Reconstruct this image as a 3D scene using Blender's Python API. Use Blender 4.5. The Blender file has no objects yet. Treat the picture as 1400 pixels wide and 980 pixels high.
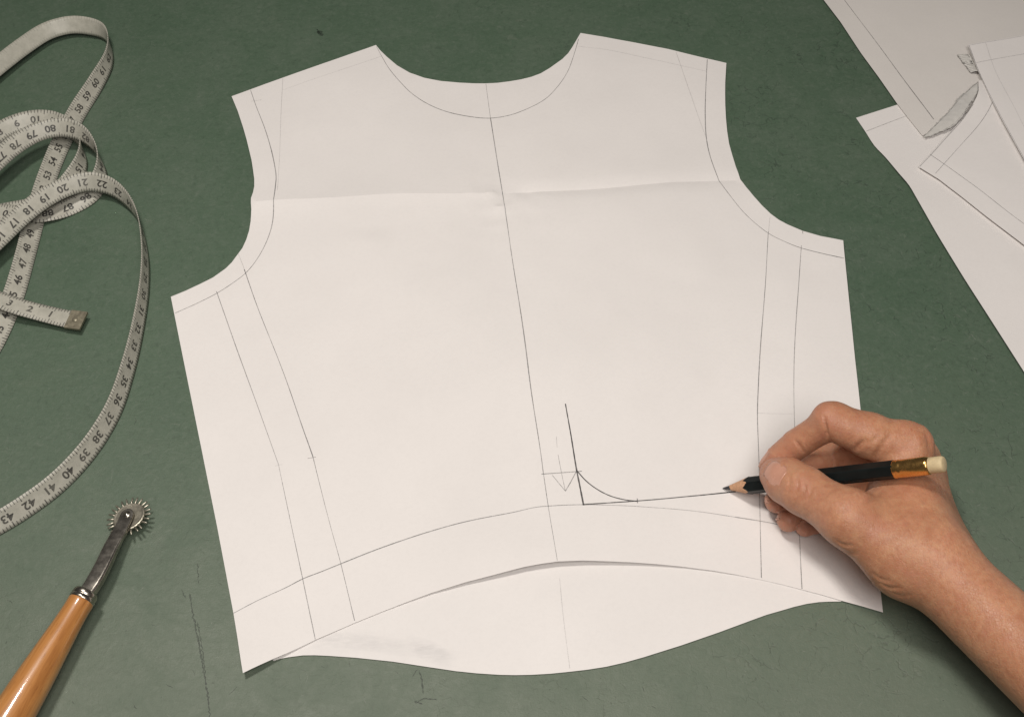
import bpy, bmesh, math, random
import numpy as np
from mathutils import Vector, Matrix, noise
from mathutils.bvhtree import BVHTree
from mathutils.geometry import delaunay_2d_cdt

random.seed(7)
S = bpy.context.scene
COL = S.collection
MM = 0.001

# ------------------------------------------------------------------ camera
EL, FOV, DIST = math.radians(53), math.radians(45), 0.564
cam_d = bpy.data.cameras.new('camera')
cam = bpy.data.objects.new('camera', cam_d)
COL.objects.link(cam)
cam_d.sensor_fit = 'HORIZONTAL'
cam_d.angle = FOV
cam_d.clip_start, cam_d.clip_end = 0.01, 20
cam.location = (0, -DIST*math.cos(EL), DIST*math.sin(EL))
cam.rotation_euler = (math.pi/2 - EL, 0, 0)
S.camera = cam

# ------------------------------------------------------------------ light
w = bpy.data.worlds.new('World')
S.world = w
w.use_nodes = True
w.node_tree.nodes['Background'].inputs[0].default_value = (1.0, 0.96, 0.92, 1)
w.node_tree.nodes['Background'].inputs[1].default_value = 0.065

def area(name, loc, target, size, power, col):
    l = bpy.data.lights.new(name, 'AREA')
    l.shape = 'DISK'
    l.size, l.energy, l.color = size, power, col
    o = bpy.data.objects.new(name, l)
    COL.objects.link(o)
    o.location = loc
    o.rotation_euler = (Vector(target)-Vector(loc)).to_track_quat('-Z', 'Y').to_euler()
    return o
area('ceiling_lamp', (-0.20, 0.05, 0.78), (0, -0.2, 0), 0.13, 3.6, (1.0, 0.945, 0.88))
area('room_lamp', (0.09, -0.48, 0.86), (0, -0.14, 0), 0.48, 5.2, (1.0, 0.945, 0.90))

S.view_settings.view_transform = 'Standard'
S.view_settings.look = 'None'
S.view_settings.exposure = 0.0
S.view_settings.gamma = 1.0
S.render.engine = 'CYCLES'

# ------------------------------------------------------------------ helpers
FPX = 700/math.tan(FOV/2)
C0 = np.array(cam.location)
FW = np.array([0, math.cos(EL), -math.sin(EL)])
UP = np.array([0, math.sin(EL), math.cos(EL)])
RT = np.array([1.0, 0, 0])

def P(u, v, z=0.0):
    """place on the table (metres) for a spot read off the photograph, z in mm above the table"""
    d = FW + (u-700)/FPX*RT - (v-490)/FPX*UP
    t = (z*MM - C0[2])/d[2]
    return C0 + d*t

def tag(o, label=None, cat=None, group=None, kind=None):
    if label: o['label'] = label
    if cat: o['category'] = cat
    if group: o['group'] = group
    if kind: o['kind'] = kind
    return o

def link(name, me, m, parent=None, smooth=True):
    o = bpy.data.objects.new(name, me)
    COL.objects.link(o)
    if m is not None:
        me.materials.clear(); me.materials.append(m)
    if parent is not None:
        o.parent = parent
        o.matrix_parent_inverse = parent.matrix_world.inverted()
    if smooth:
        me.polygons.foreach_set('use_smooth', [True]*len(me.polygons))
    return o

def mesh(name, v, f, m, parent=None, smooth=True):
    me = bpy.data.meshes.new(name)
    me.from_pydata([tuple(p) for p in v], [], f)
    me.update()
    return link(name, me, m, parent, smooth)

def spline(pts, step, closed=False):
    """Catmull-Rom through N-d points, about `step` apart (first 3 dims measure length)"""
    p = np.array(pts, float)
    if len(p) == 2:
        n = max(2, int(np.linalg.norm((p[1]-p[0])[:3])/step)+1)
        return p[0] + (p[1]-p[0])*np.linspace(0, 1, n)[:, None]
    a = np.vstack([2*p[0]-p[1], p, 2*p[-1]-p[-2]])
    out = []
    for i in range(1, len(a)-2):
        p0, p1, p2, p3 = a[i-1:i+3]
        n = max(2, int(np.linalg.norm((p2-p1)[:3])/step))
        # centripetal parametrisation
        t0 = 0.0
        t1 = t0+max(np.linalg.norm((p1-p0)[:3]), 1e-6)**.5
        t2 = t1+max(np.linalg.norm((p2-p1)[:3]), 1e-6)**.5
        t3 = t2+max(np.linalg.norm((p3-p2)[:3]), 1e-6)**.5
        t = np.linspace(t1, t2, n, endpoint=False)[:, None]
        A1 = (t1-t)/(t1-t0)*p0+(t-t0)/(t1-t0)*p1
        A2 = (t2-t)/(t2-t1)*p1+(t-t1)/(t2-t1)*p2
        A3 = (t3-t)/(t3-t2)*p2+(t-t2)/(t3-t2)*p3
        B1 = (t2-t)/(t2-t0)*A1+(t-t0)/(t2-t0)*A2
        B2 = (t3-t)/(t3-t1)*A2+(t-t1)/(t3-t1)*A3
        out.append((t2-t)/(t2-t1)*B1+(t-t1)/(t2-t1)*B2)
    out.append(p[-1:])
    return np.vstack(out)

# ------------------------------------------------------------------ materials
class NT:
    def __init__(s, name):
        s.m = bpy.data.materials.new(name)
        s.m.use_nodes = True
        s.t = s.m.node_tree
        s.b = s.t.nodes['Principled BSDF']
        s.out = s.t.nodes['Material Output']
    def n(s, typ, **k):
        nd = s.t.nodes.new(typ)
        for a, v in k.items():
            if a.startswith('i_'):
                key = a[2:]
                nd.inputs[int(key) if key.isdigit() else key].default_value = v
            else:
                setattr(nd, a, v)
        return nd
    def l(s, a, b): s.t.links.new(a, b)
    def coord(s, which='Object', scale=(1, 1, 1), rot=(0, 0, 0)):
        c = s.n('ShaderNodeTexCoord'); mp = s.n('ShaderNodeMapping')
        mp.inputs['Scale'].default_value = scale
        mp.inputs['Rotation'].default_value = rot
        s.l(c.outputs[which], mp.inputs[0])
        return mp.outputs[0]
    def noise(s, co, scale, detail=4, rough=.55, dist=0):
        nd = s.n('ShaderNodeTexNoise', i_Scale=scale, i_Detail=detail, i_Roughness=rough, i_Distortion=dist)
        s.l(co, nd.inputs['Vector'])
        return nd.outputs[0]
    def ramp(s, fac, stops):
        r = s.n('ShaderNodeValToRGB')
        e = r.color_ramp.elements
        while len(e) < len(stops): e.new(0.5)
        for i, (p, c) in enumerate(stops):
            e[i].position = p
            e[i].color = c if len(c) == 4 else (*c, 1)
        s.l(fac, r.inputs[0])
        return r.outputs[0]
    def mix(s, fac, a, b, mode='MIX'):
        r = s.n('ShaderNodeMix', data_type='RGBA', blend_type=mode)
        for i, x in ((0, fac), (6, a), (7, b)):
            if hasattr(x, 'is_linked') or hasattr(x, 'links'): s.l(x, r.inputs[i])
            else: r.inputs[i].default_value = x if not isinstance(x, tuple) or len(x) == 4 else (*x, 1)
        return r.outputs[2]
    def math(s, op, a, b=0.0, c=None):
        r = s.n('ShaderNodeMath', operation=op)
        for i, x in enumerate((a, b) if c is None else (a, b, c)):
            if hasattr(x, 'links'): s.l(x, r.inputs[i])
            else: r.inputs[i].default_value = x
        return r.outputs[0]
    def bump(s, h, strength, dist, prev=None):
        b = s.n('ShaderNodeBump', i_Strength=strength, i_Distance=dist)
        s.l(h, b.inputs['Height'])
        if prev is not None: s.l(prev, b.inputs['Normal'])
        return b.outputs[0]

def mat_table():
    k = NT('green_table_lino')
    co = k.coord()
    big = k.noise(co, 5, 5, .6, .4)
    mid = k.noise(co, 38, 6, .7, .6)
    fine = k.noise(co, 900, 3, .7)
    c = k.ramp(big, [(.3, (.068, .112, .072)), (.7, (.090, .134, .090))])
    c = k.mix(k.ramp(mid, [(.42, (0, 0, 0)), (.75, (.5, .5, .5))]), c, (.112, .145, .108))
    c = k.mix(k.ramp(fine, [(.45, (0, 0, 0)), (.8, (.3, .3, .3))]), c, (.062, .088, .06))
    # worn, cloudy rubbing
    st = k.coord('Object', (1, 2.2, 1), (0, 0, .5))
    wr = k.noise(st, 120, 8, .75, 1.2)
    c = k.mix(k.ramp(wr, [(.58, (0, 0, 0)), (.72, (.38, .38, .38))]), c, (.16, .175, .14))
    c = k.mix(k.ramp(wr, [(.28, (.4, .4, .4)), (.4, (0, 0, 0))]), c, (.05, .068, .05))
    # leathery grain and crazing, patchy
    gr = k.noise(co, 330, 6, .72, .8)
    c = k.mix(k.ramp(gr, [(.52, (0, 0, 0)), (.7, (.36, .36, .36))]), c, (.155, .18, .145))
    c = k.mix(k.ramp(gr, [(.32, (.4, .4, .4)), (.46, (0, 0, 0))]), c, (.045, .066, .046))
    wv = k.n('ShaderNodeVectorMath', operation='ADD'); ws = k.n('ShaderNodeVectorMath', operation='SCALE'); ws.inputs['Scale'].default_value = .012
    wn = k.n('ShaderNodeTexNoise', i_Scale=90, i_Detail=4); k.l(co, wn.inputs['Vector'])
    k.l(wn.outputs['Color'], ws.inputs[0]); k.l(co, wv.inputs[0]); k.l(ws.outputs[0], wv.inputs[1])
    cz = k.n('ShaderNodeTexVoronoi', feature='DISTANCE_TO_EDGE', i_Scale=130); k.l(wv.outputs[0], cz.inputs['Vector'])
    patch = k.ramp(k.noise(co, 26, 5, .7), [(.46, (0, 0, 0)), (.62, (1, 1, 1))])
    sx_ = k.n('ShaderNodeSeparateXYZ'); k.l(co, sx_.inputs[0])
    wside = k.n('ShaderNodeMapRange', interpolation_type='SMOOTHSTEP')      # crazed most where the arm rubs, on the right
    wside.inputs['From Min'].default_value = -.10; wside.inputs['From Max'].default_value = .22; wside.inputs['To Min'].default_value = .3
    k.l(sx_.outputs[0], wside.inputs['Value'])
    patch = k.math('MULTIPLY', patch, wside.outputs[0])
    brk = k.ramp(k.noise(co, 210, 3, .6), [(.46, (0, 0, 0)), (.56, (1, 1, 1))])
    cl = k.math('MULTIPLY', k.math('MULTIPLY', k.ramp(cz.outputs['Distance'], [(0, (1, 1, 1)), (.045, (0, 0, 0))]), patch), brk)
    c = k.mix(k.math('MULTIPLY', cl, .65), c, (.032, .045, .034))
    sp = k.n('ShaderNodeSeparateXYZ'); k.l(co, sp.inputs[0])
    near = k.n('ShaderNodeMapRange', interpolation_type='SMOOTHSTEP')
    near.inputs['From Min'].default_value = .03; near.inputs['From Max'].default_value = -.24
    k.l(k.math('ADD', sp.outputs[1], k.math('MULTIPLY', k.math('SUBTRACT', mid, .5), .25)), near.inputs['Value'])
    c = k.mix(k.math('MULTIPLY', near.outputs[0], .62), c, (.18, .195, .155))     # base colour blends paler and greyer towards the near edge
    k.l(c, k.b.inputs['Base Color'])
    k.l(k.ramp(mid, [(.3, (.42, .42, .42)), (.7, (.62, .62, .62))]), k.b.inputs['Roughness'])
    k.b.inputs['Specular IOR Level'].default_value = .35
    n = k.bump(wr, .22, .0006)
    n = k.bump(gr, .35, .0007, n)
    n = k.bump(k.math('SUBTRACT', 1.0, cl), .4, .0005, n)
    n = k.bump(fine, .18, .0003, n)
    k.l(n, k.b.inputs['Normal'])
    return k.m

def mat_paper(name, col, smudge=None):
    k = NT(name)
    co = k.coord()
    a = k.noise(co, 14, 4, .6)
    f = k.noise(co, 600, 5, .75)
    d = tuple(x*.945 for x in col)
    c = k.mix(k.ramp(a, [(.3, (0, 0, 0)), (.7, (1, 1, 1))]), d, col)
    c = k.mix(k.ramp(f, [(.3, (.16, .16, .16)), (.55, (0, 0, 0))]), c, tuple(x*.8 for x in col))
    if smudge is not None:      # graphite rubbed into the paper
        for (cx, cy, rx, ry, rot, amt) in smudge:
            mp = k.n('ShaderNodeMapping', vector_type='TEXTURE')
            mp.inputs['Location'].default_value = (cx, cy, 0)
            mp.inputs['Rotation'].default_value = (0, 0, rot)
            mp.inputs['Scale'].default_value = (rx, ry, 1)
            tc = k.n('ShaderNodeTexCoord')
            k.l(tc.outputs['Object'], mp.inputs[0])
            sx = k.n('ShaderNodeSeparateXYZ'); k.l(mp.outputs[0], sx.inputs[0])
            q = k.math('ADD', k.math('MULTIPLY', sx.outputs[0], sx.outputs[0]), k.math('MULTIPLY', sx.outputs[1], sx.outputs[1]))
            g = k.math('SUBTRACT', 1.0, q)
            nn = k.noise(k.coord('Object', (1, 4, 1), (0, 0, .2)), 130, 5, .7, .6)
            fac = k.math('MULTIPLY', k.math('MAXIMUM', g, 0.0), k.ramp(nn, [(.3, (.1, .1, .1)), (.75, (1, 1, 1))]))
            c = k.mix(k.math('MULTIPLY', fac, amt), c, (.3, .3, .31))
    k.l(c, k.b.inputs['Base Color'])
    k.b.inputs['Roughness'].default_value = .72
    k.b.inputs['Specular IOR Level'].default_value = .25
    n = k.bump(k.noise(co, 26, 3, .5), .35, .0016)
    n = k.bump(f, .12, .0002, n)
    k.l(n, k.b.inputs['Normal'])
    return k.m

def mat_graphite(name, lo, hi, col=(.06, .06, .065)):
    """pencil stroke: grains of graphite caught by the paper's tooth"""
    k = NT(name)
    co = k.coord()
    f = k.noise(co, 2600, 3, .6)
    g = k.noise(co, 60, 3, .6)
    a = k.ramp(f, [(.32, (lo,)*3), (.62, (hi,)*3)])
    a = k.math('MULTIPLY', a, k.ramp(g, [(.3, (.62,)*3), (.65, (1,)*3)]))
    k.b.inputs['Base Color'].default_value = (*col, 1)
    k.b.inputs['Roughness'].default_value = .5
    tr = k.n('ShaderNodeBsdfTransparent')
    mx = k.n('ShaderNodeMixShader')
    k.l(a, mx.inputs[0]); k.l(tr.outputs[0], mx.inputs[1]); k.l(k.b.outputs[0], mx.inputs[2])
    k.l(mx.outputs[0], k.out.inputs[0])
    return k.m

def mat_simple(name, col, rough=.5, metal=0.0, spec=.5, var=.12, scale=300, bump=0.0, bscale=800, bdist=.0002):
    k = NT(name)
    co = k.coord()
    f = k.noise(co, scale, 5, .65)
    c = k.mix(k.ramp(f, [(.3, (0, 0, 0)), (.7, (1, 1, 1))]), tuple(x*(1-var) for x in col), tuple(min(1, x*(1+var)) for x in col))
    k.l(c, k.b.inputs['Base Color'])
    k.l(k.ramp(f, [(.3, (max(0, rough-.08),)*3), (.7, (min(1, rough+.08),)*3)]), k.b.inputs['Roughness'])
    k.b.inputs['Metallic'].default_value = metal
    k.b.inputs['Specular IOR Level'].default_value = spec
    if bump:
        k.l(k.bump(k.noise(co, bscale, 4, .6), bump, bdist), k.b.inputs['Normal'])
    return k.m

def mat_tape():
    """off-white fibreglass tape, millimetre ticks printed along both edges"""
    k = NT('measuring_tape')
    uv = k.n('ShaderNodeUVMap')
    sp = k.n('ShaderNodeSeparateXYZ'); k.l(uv.outputs[0], sp.inputs[0])
    u, v = sp.outputs[0], sp.outputs[1]          # u in mm along, v 0..1 across
    co = k.coord()
    f = k.noise(co, 260, 5, .65)
    c = k.ramp(f, [(.3, (.37, .362, .308)), (.7, (.48, .465, .40))])
    def ticks(period, width, reach):
        fr = k.math('FRACT', k.math('DIVIDE', u, period))
        a = k.math('LESS_THAN', fr, width/period)
        e = k.math('SUBTRACT', .5, k.math('ABSOLUTE', k.math('SUBTRACT', v, .5)))
        return k.math('MULTIPLY', a, k.math('LESS_THAN', e, reach))
    t = k.math('MAXIMUM', ticks(1.5, .42, .17), ticks(7.5, .5, .25))
    n2 = k.noise(co, 700, 3, .6)
    t = k.math('MULTIPLY', t, k.math('MAXIMUM', k.math('LESS_THAN', u, 1640), .25))      # print worn off the far end
    t = k.math('MULTIPLY', t, k.ramp(n2, [(.35, (.55,)*3), (.6, (.9,)*3)]))
    c = k.mix(t, c, (.055, .052, .05))
    k.l(c, k.b.inputs['Base Color'])
    k.b.inputs['Roughness'].default_value = .42
    k.b.inputs['Specular IOR Level'].default_value = .4
    k.l(k.bump(f, .15, .0003), k.b.inputs['Normal'])
    return k.m

def mat_wood():
    k = NT('varnished_beech')
    co = k.coord('Object', (1, 1, .06))
    f = k.noise(co, 260, 6, .65, .6)
    g = k.noise(co, 1500, 4, .7)
    c = k.ramp(f, [(.3, (.30, .11, .026)), (.5, (.47, .20, .055)), (.8, (.64, .315, .105))])
    c = k.mix(k.ramp(g, [(.58, (0, 0, 0)), (.72, (.75, .75, .75))]), c, (.22, .075, .02))
    k.l(c, k.b.inputs['Base Color'])
    k.b.inputs['Roughness'].default_value = .34
    k.b.inputs['Coat Weight'].default_value = .9
    k.b.inputs['Coat Roughness'].default_value = .07
    n = k.bump(f, .12, .0003)
    k.l(n, k.b.inputs['Normal'])
    k.l(k.bump(k.noise(k.coord('Object', (1, 1, .3)), 300, 3, .6), .06, .0004), k.b.inputs['Coat Normal'])
    return k.m

def mat_skin():
    k = NT('skin')
    co = k.coord()
    at = k.n('ShaderNodeAttribute', attribute_name='blush')
    a = k.noise(co, 45, 5, .65)
    b = k.noise(co, 380, 5, .7)
    c = k.ramp(a, [(.3, (.44, .205, .112)), (.7, (.57, .285, .168))])
    c = k.mix(k.ramp(b, [(.35, (.55, .55, .55)), (.6, (0, 0, 0))]), c, (.38, .15, .08))
    ys = k.noise(co, 110, 4, .7, .5)
    c = k.mix(k.ramp(ys, [(.5, (0, 0, 0)), (.72, (.6, .6, .6))]), c, (.58, .315, .175))
    c = k.mix(k.ramp(ys, [(.3, (.5, .5, .5)), (.46, (0, 0, 0))]), c, (.47, .20, .13))
    c = k.mix(at.outputs['Fac'], c, (.50, .225, .155))
    k.l(c, k.b.inputs['Base Color'])
    k.b.inputs['Subsurface Weight'].default_value = .25
    k.b.inputs['Subsurface Radius'].default_value = (1.0, .35, .18)
    k.b.inputs['Subsurface Scale'].default_value = .003
    k.l(k.ramp(b, [(.3, (.34,)*3), (.7, (.50,)*3)]), k.b.inputs['Roughness'])
    k.b.inputs['Specular IOR Level'].default_value = .38
    vo = k.n('ShaderNodeTexVoronoi', feature='DISTANCE_TO_EDGE', i_Scale=900)
    ds = k.n('ShaderNodeVectorMath', operation='ADD')
    nz = k.n('ShaderNodeTexNoise', i_Scale=300)
    sc = k.n('ShaderNodeVectorMath', operation='SCALE'); sc.inputs['Scale'].default_value = .0016
    k.l(co, nz.inputs['Vector']); k.l(nz.outputs['Color'], sc.inputs[0])
    k.l(co, ds.inputs[0]); k.l(sc.outputs[0], ds.inputs[1]); k.l(ds.outputs[0], vo.inputs['Vector'])
    h = k.ramp(vo.outputs['Distance'], [(0, (0, 0, 0)), (.12, (1, 1, 1))])
    n = k.bump(h, .22, .00035)
    wr = k.coord('Object', (1, .28, .6), (0, 0, .75))
    n = k.bump(k.noise(wr, 480, 4, .65, .5), .5, .0006, n)
    n = k.bump(k.noise(co, 120, 4, .6), .3, .001, n)
    k.l(n, k.b.inputs['Normal'])
    return k.m

M = dict(
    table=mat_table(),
    paper=mat_paper('pattern_paper', (.80, .765, .742)),
    paper_grey=mat_paper('grey_white_paper', (.70, .665, .63)),
    graphite_dark=mat_graphite('graphite_dark', .72, .98, (.045, .042, .042)),
    graphite=mat_graphite('graphite_line', .28, .68),
    graphite_light=mat_graphite('graphite_light', .22, .6),
    graphite_faint=mat_graphite('graphite_faint', .08, .28),
    tape=mat_tape(),
    ink=mat_graphite('tape_ink', .55, .95, (.03, .028, .027)),
    tab=mat_simple('brass_end_tab', (.26, .235, .17), .45, .55, .5, .25, 500, .2, 900),
    wood=mat_wood(),
    steel=mat_simple('worn_steel', (.36, .335, .295), .31, .95, .5, .25, 250, .08, 900),
    steel_pale=mat_simple('pale_steel', (.46, .43, .35), .42, .9, .5, .2, 300, .12, 900),
    collar=mat_simple('nickel_collar', (.40, .37, .32), .26, 1.0, .5, .15, 200),
    skin=mat_skin(),
    nail=mat_simple('fingernail', (.56, .29, .205), .24, 0, .5, .06, 200, .06, 700),
    lacquer=mat_simple('black_lacquer', (.006, .009, .009), .36, 0, .28, .2, 200),
    pencilwood=mat_simple('sharpened_cedar', (.60, .34, .20), .65, 0, .3, .22, 900, .2, 1800),
    lead=mat_simple('pencil_lead', (.045, .045, .05), .34, .3, .5, .3, 1500),
    gold=mat_simple('brass_ferrule', (.80, .47, .16), .24, 1.0, .5, .12, 300, .06, 600),
    rubber=mat_simple('cream_rubber', (.62, .49, .29), .6, 0, .4, .1, 500, .2, 900),
    scuff_light=mat_graphite('pale_scuff', .05, .7, (.32, .35, .29)),
    scuff_dark=mat_graphite('dark_scuff', .1, .7, (.028, .036, .028)),
)

# ------------------------------------------------------------------ table
def make_table():
    bm = bmesh.new()
    bmesh.ops.create_cube(bm, size=1)
    for v in bm.verts:
        v.co.x *= 1.9; v.co.y *= 1.5; v.co.z = v.co.z*.03 - .015
    bmesh.ops.bevel(bm, geom=list(bm.edges), offset=.002, segments=2, affect='EDGES')
    me = bpy.data.meshes.new('table_top'); bm.to_mesh(me); bm.free()
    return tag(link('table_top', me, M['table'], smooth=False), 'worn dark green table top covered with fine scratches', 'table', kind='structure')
table = make_table()

def ribbon_verts(pts, widths, zoff, V, F):
    """thin flat strip along a polyline of 3d points"""
    p = np.array(pts)
    t = np.gradient(p, axis=0); t[:, 2] = 0
    t /= np.linalg.norm(t, axis=1)[:, None]+1e-12
    s = np.stack([-t[:, 1], t[:, 0], 0*t[:, 0]], 1)
    w = np.broadcast_to(np.array(widths), (len(p),))[:, None]/2
    a, b = p+s*w, p-s*w
    i0 = len(V)
    for q, r in zip(a, b):
        V.append((q[0], q[1], q[2]+zoff)); V.append((r[0], r[1], r[2]+zoff))
    for i in range(len(p)-1):
        k = i0+2*i
        F.append((k, k+1, k+3, k+2))

def make_scuffs():
    rng = np.random.default_rng(3)
    for name, mname, count in (('pale_scuff_marks', 'scuff_light', 2000), ('dark_scuff_marks', 'scuff_dark', 1500)):
        V, F = [], []
        n = 0
        while n < count:
            x, y = rng.uniform(-.34, .36), rng.uniform(-.26, .34)
            # rubbed most where the forearm rests, on the near right
            dens = .05+.9*math.exp(-(((x-.25)/.13)**2+((y+.02)/.13)**2))+.45*math.exp(-(((x-.12)/.22)**2+((y+.17)/.06)**2))+.16*math.exp(-(((x+.2)/.12)**2+((y+.14)/.07)**2))
            if rng.uniform() > dens: continue
            n += 1
            L = rng.gamma(1.1, .0011)+.0004
            a = rng.normal(-.95, .55) if rng.uniform() < .7 else rng.uniform(0, math.pi)
            k = max(4, int(L/.0004))
            pts = []
            px, py = x, y
            for i in range(k):
                pts.append((px, py, 0))
                a += rng.normal(0, .22)
                px += math.cos(a)*L/k; py += math.sin(a)*L/k
            wd = rng.uniform(.00008, .00030)*np.sin(np.linspace(.25, math.pi-.25, k))
            ribbon_verts(pts, wd, .00003+n*3e-8, V, F)
        o = mesh(name, V, F, M[mname], table, False)
        o['kind'] = 'stuff'
make_scuffs()

def crack(px, wmm, seed, mname='scuff_dark'):
    rng = np.random.default_rng(seed)
    p = spline([P(u, v) for u, v in px], .0008)
    p[1:-1, :2] += rng.normal(0, .00018, (len(p)-2, 2))
    wd = wmm*MM*np.clip(rng.uniform(.25, 1.3, len(p)), .1, 2)
    wd[0] = wd[-1] = .00005
    V, F = [], []
    ribbon_verts(p, wd, .00007, V, F)
    mesh('crack', V, F, M[mname], table, False)
crack([(259, 811), (266, 850), (273, 885), (279, 920), (284, 950), (288, 990)], .7, 1)
crack([(270, 850), (276, 885), (281, 920)], .45, 2)
crack([(248, 805), (254, 818)], .4, 3)
crack([(270, 770), (272, 798)], .4, 4)
crack([(573, 915), (577, 932), (579, 948)], .6, 5)
crack([(564, 925), (572, 914)], .5, 8)
crack([(568, 962), (580, 955), (598, 957)], .6, 6)
crack([(566, 958), (578, 962)], .9, 9)
crack([(312, 950), (325, 938)], .4, 7)
crack([(436, 42), (441, 50)], 2.6, 10)
crack([(433, 40), (437, 48)], 1.6, 11)

# ------------------------------------------------------------------ paper pieces
BVH = {}
def sheet(name, outline, base, hfun, mname, label, cat='paper', group=None, step=.004, thick=.00016, crease=None):
    """paper cut to an outline; hfun(x,y) gives the lift above its resting height in metres"""
    pts = np.array([P(u, v, base)[:2] for u, v in outline])
    # keep corners sharp: outline is given finely enough, subdivide straight runs
    fine = []
    n = len(pts)
    for i in range(n):
        a, b = pts[i], pts[(i+1) % n]
        m = max(1, int(np.linalg.norm(b-a)/step))
        for j in range(m): fine.append(a+(b-a)*j/m)
    fine = np.array(fine)
    mn, mx = fine.min(0), fine.max(0)
    gx, gy = np.meshgrid(np.arange(mn[0], mx[0], step), np.arange(mn[1], mx[1], step))
    g = np.stack([gx.ravel(), gy.ravel()], 1)
    g[:, 0] += (np.round(g[:, 1]/step).astype(int) % 2)*step*.5
    # inside test + clearance
    x, y = g[:, 0], g[:, 1]
    ins = np.zeros(len(g), bool)
    dmin = np.full(len(g), 9.)
    for i in range(len(fine)):
        a, b = fine[i], fine[(i+1) % len(fine)]
        c = ((a[1] > y) != (b[1] > y))
        xi = a[0]+(y-a[1])*(b[0]-a[0])/((b[1]-a[1]) if abs(b[1]-a[1]) > 1e-12 else 1e-12)
        ins ^= c & (x < xi)
        dmin = np.minimum(dmin, np.hypot(x-a[0], y-a[1]))
    ok = ins & (dmin > step*.55)
    ced = []
    if crease is not None:      # vertices along the fold so that it stays sharp
        cr = np.array(crease)
        for q in cr: ok &= np.hypot(x-q[0], y-q[1]) > step*.45
        ced = [(len(fine)+i, len(fine)+i+1) for i in range(len(cr)-1)]
        fine_all = np.vstack([fine, cr])
    else:
        fine_all = fine
    g = g[ok]
    allp = [Vector(p) for p in np.vstack([fine_all, g])]
    r = delaunay_2d_cdt(allp, ced, [list(range(len(fine)))], 1, 1e-7)
    vs = [(v.x, v.y, base*MM+hfun(v.x, v.y)) for v in r[0]]
    fs = [tuple(f) for f in r[2]]
    o = mesh(name, vs, fs, M[mname])
    if crease is not None:
        cset = {i for i, src in enumerate(r[3]) if any(len(fine) <= q < len(fine_all) for q in src)}
        for e in o.data.edges:
            if e.vertices[0] in cset and e.vertices[1] in cset: e.use_edge_sharp = True
    BVH['new'] = BVHTree.FromPolygons([Vector(v) for v in vs], fs)
    md = o.modifiers.new('thickness', 'SOLIDIFY'); md.thickness = thick; md.offset = -1
    o.modifiers.new('crisp_rim', 'EDGE_SPLIT').split_angle = .6
    tag(o, label, cat, group)
    o['bv'] = o.name
    o['bz'] = float(base)
    BVH[o.name] = BVH.pop('new')
    return o

def drop(o, x, y):
    h = BVH[o['bv']].ray_cast(Vector((x, y, .2)), Vector((0, 0, -1)))
    return None if h[0] is None else h[0].z

def stroke(o, px, wmm=.34, mname='graphite', name='pencil_line', wob=.00005, seed=None, curve=True):
    """a pencil stroke drawn on sheet o through spots read off the photograph"""
    rng = np.random.default_rng(abs(hash(tuple(px[0]))) % 9999 if seed is None else seed)
    q = [P(u, v, o['bz']) for u, v in px]
    p = spline(q, .0011) if curve else np.vstack([spline(q[i:i+2], .0011) for i in range(len(q)-1)])
    keep = []
    lastz = None
    for x, y, _ in p:
        z = drop(o, x, y)
        if z is None: continue
        keep.append((x, y, z))
    if len(keep) < 2: return
    k = np.array(keep)
    ph = rng.uniform(0, 6)
    k[:, 0] += wob*np.sin(np.arange(len(k))*.11+ph)
    wd = wmm*MM*(1+.22*np.sin(np.arange(len(k))*.05+ph)+rng.normal(0, .08, len(k)))
    V, F = [], []
    ribbon_verts(k, wd, .00009, V, F)
    mesh(name, V, F, M[mname], o, False)

def seg_line(pa, pb):
    a, b = P(*pa)[:2], P(*pb)[:2]
    d = (b-a)/np.linalg.norm(b-a)
    return a, d, np.array([-d[1], d[0]])

TOP = [(514, 62.5), (520, 70), (528.6, 78.6), (543, 91), (560, 101), (580, 108), (603, 112.3), (628.6, 114.6), (647, 115.2), (664, 115), (681, 114),
       (697, 112), (712, 109.5), (726, 106), (739, 101), (751, 94), (768.6, 81.4), (777, 73), (783, 64), (790, 52), (793.7, 45.7),
       (827, 51), (914, 68), (993, 87), (991.4, 113), (991.2, 130), (991.4, 144), (992.4, 163), (994, 181), (996.6, 198), (1000.6, 213), (1005.5, 230), (1012, 246),
       (1020, 258), (1030, 270.6), (1041, 283), (1053, 294.4), (1064, 302.5), (1076, 309), (1096.5, 318), (1121.6, 325.5), (1152, 331.3),
       (1156, 372), (1165, 455), (1175.5, 552), (1190, 690), (1207, 837),
       (1180, 829), (1150, 821), (1123, 813), (1096.5, 806), (1070, 799), (1041.6, 792.6), (1008, 786), (974, 780.6), (935, 776), (897, 773), (865, 771.4), (833, 770.7), (797, 770.4), (762, 772), (740, 775), (717, 779), (680, 788),
       (635, 798.5), (591, 811), (557, 823), (523, 836), (486, 851), (433, 874), (394, 893.4), (374, 903), (334, 924),
       (319.4, 838.6), (297, 720), (256.6, 520), (234, 407), (254, 398.6), (274, 389), (291.4, 380), (308.6, 367.7), (317, 359.5), (324, 350), (331.5, 340), (337, 328.6), (341, 317), (343.4, 305.7), (345, 292),
       (345, 278.6), (347.5, 270), (349, 261), (348.8, 250), (347, 237), (344.8, 223), (341.4, 208.6), (337.6, 193), (333, 177), (325.5, 154), (317, 133.4), (343, 124)]
FA, FD, FN = seg_line((345, 287), (1013, 248))
FLEN = np.linalg.norm(P(1013, 248)[:2]-P(345, 287)[:2])
HM = P(745, 773)[:2]
CORN = P(334, 924)[:2]
def wav(s):
    return .0008*math.sin(s*9)+.0005*math.sin(s*23+1)
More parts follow.
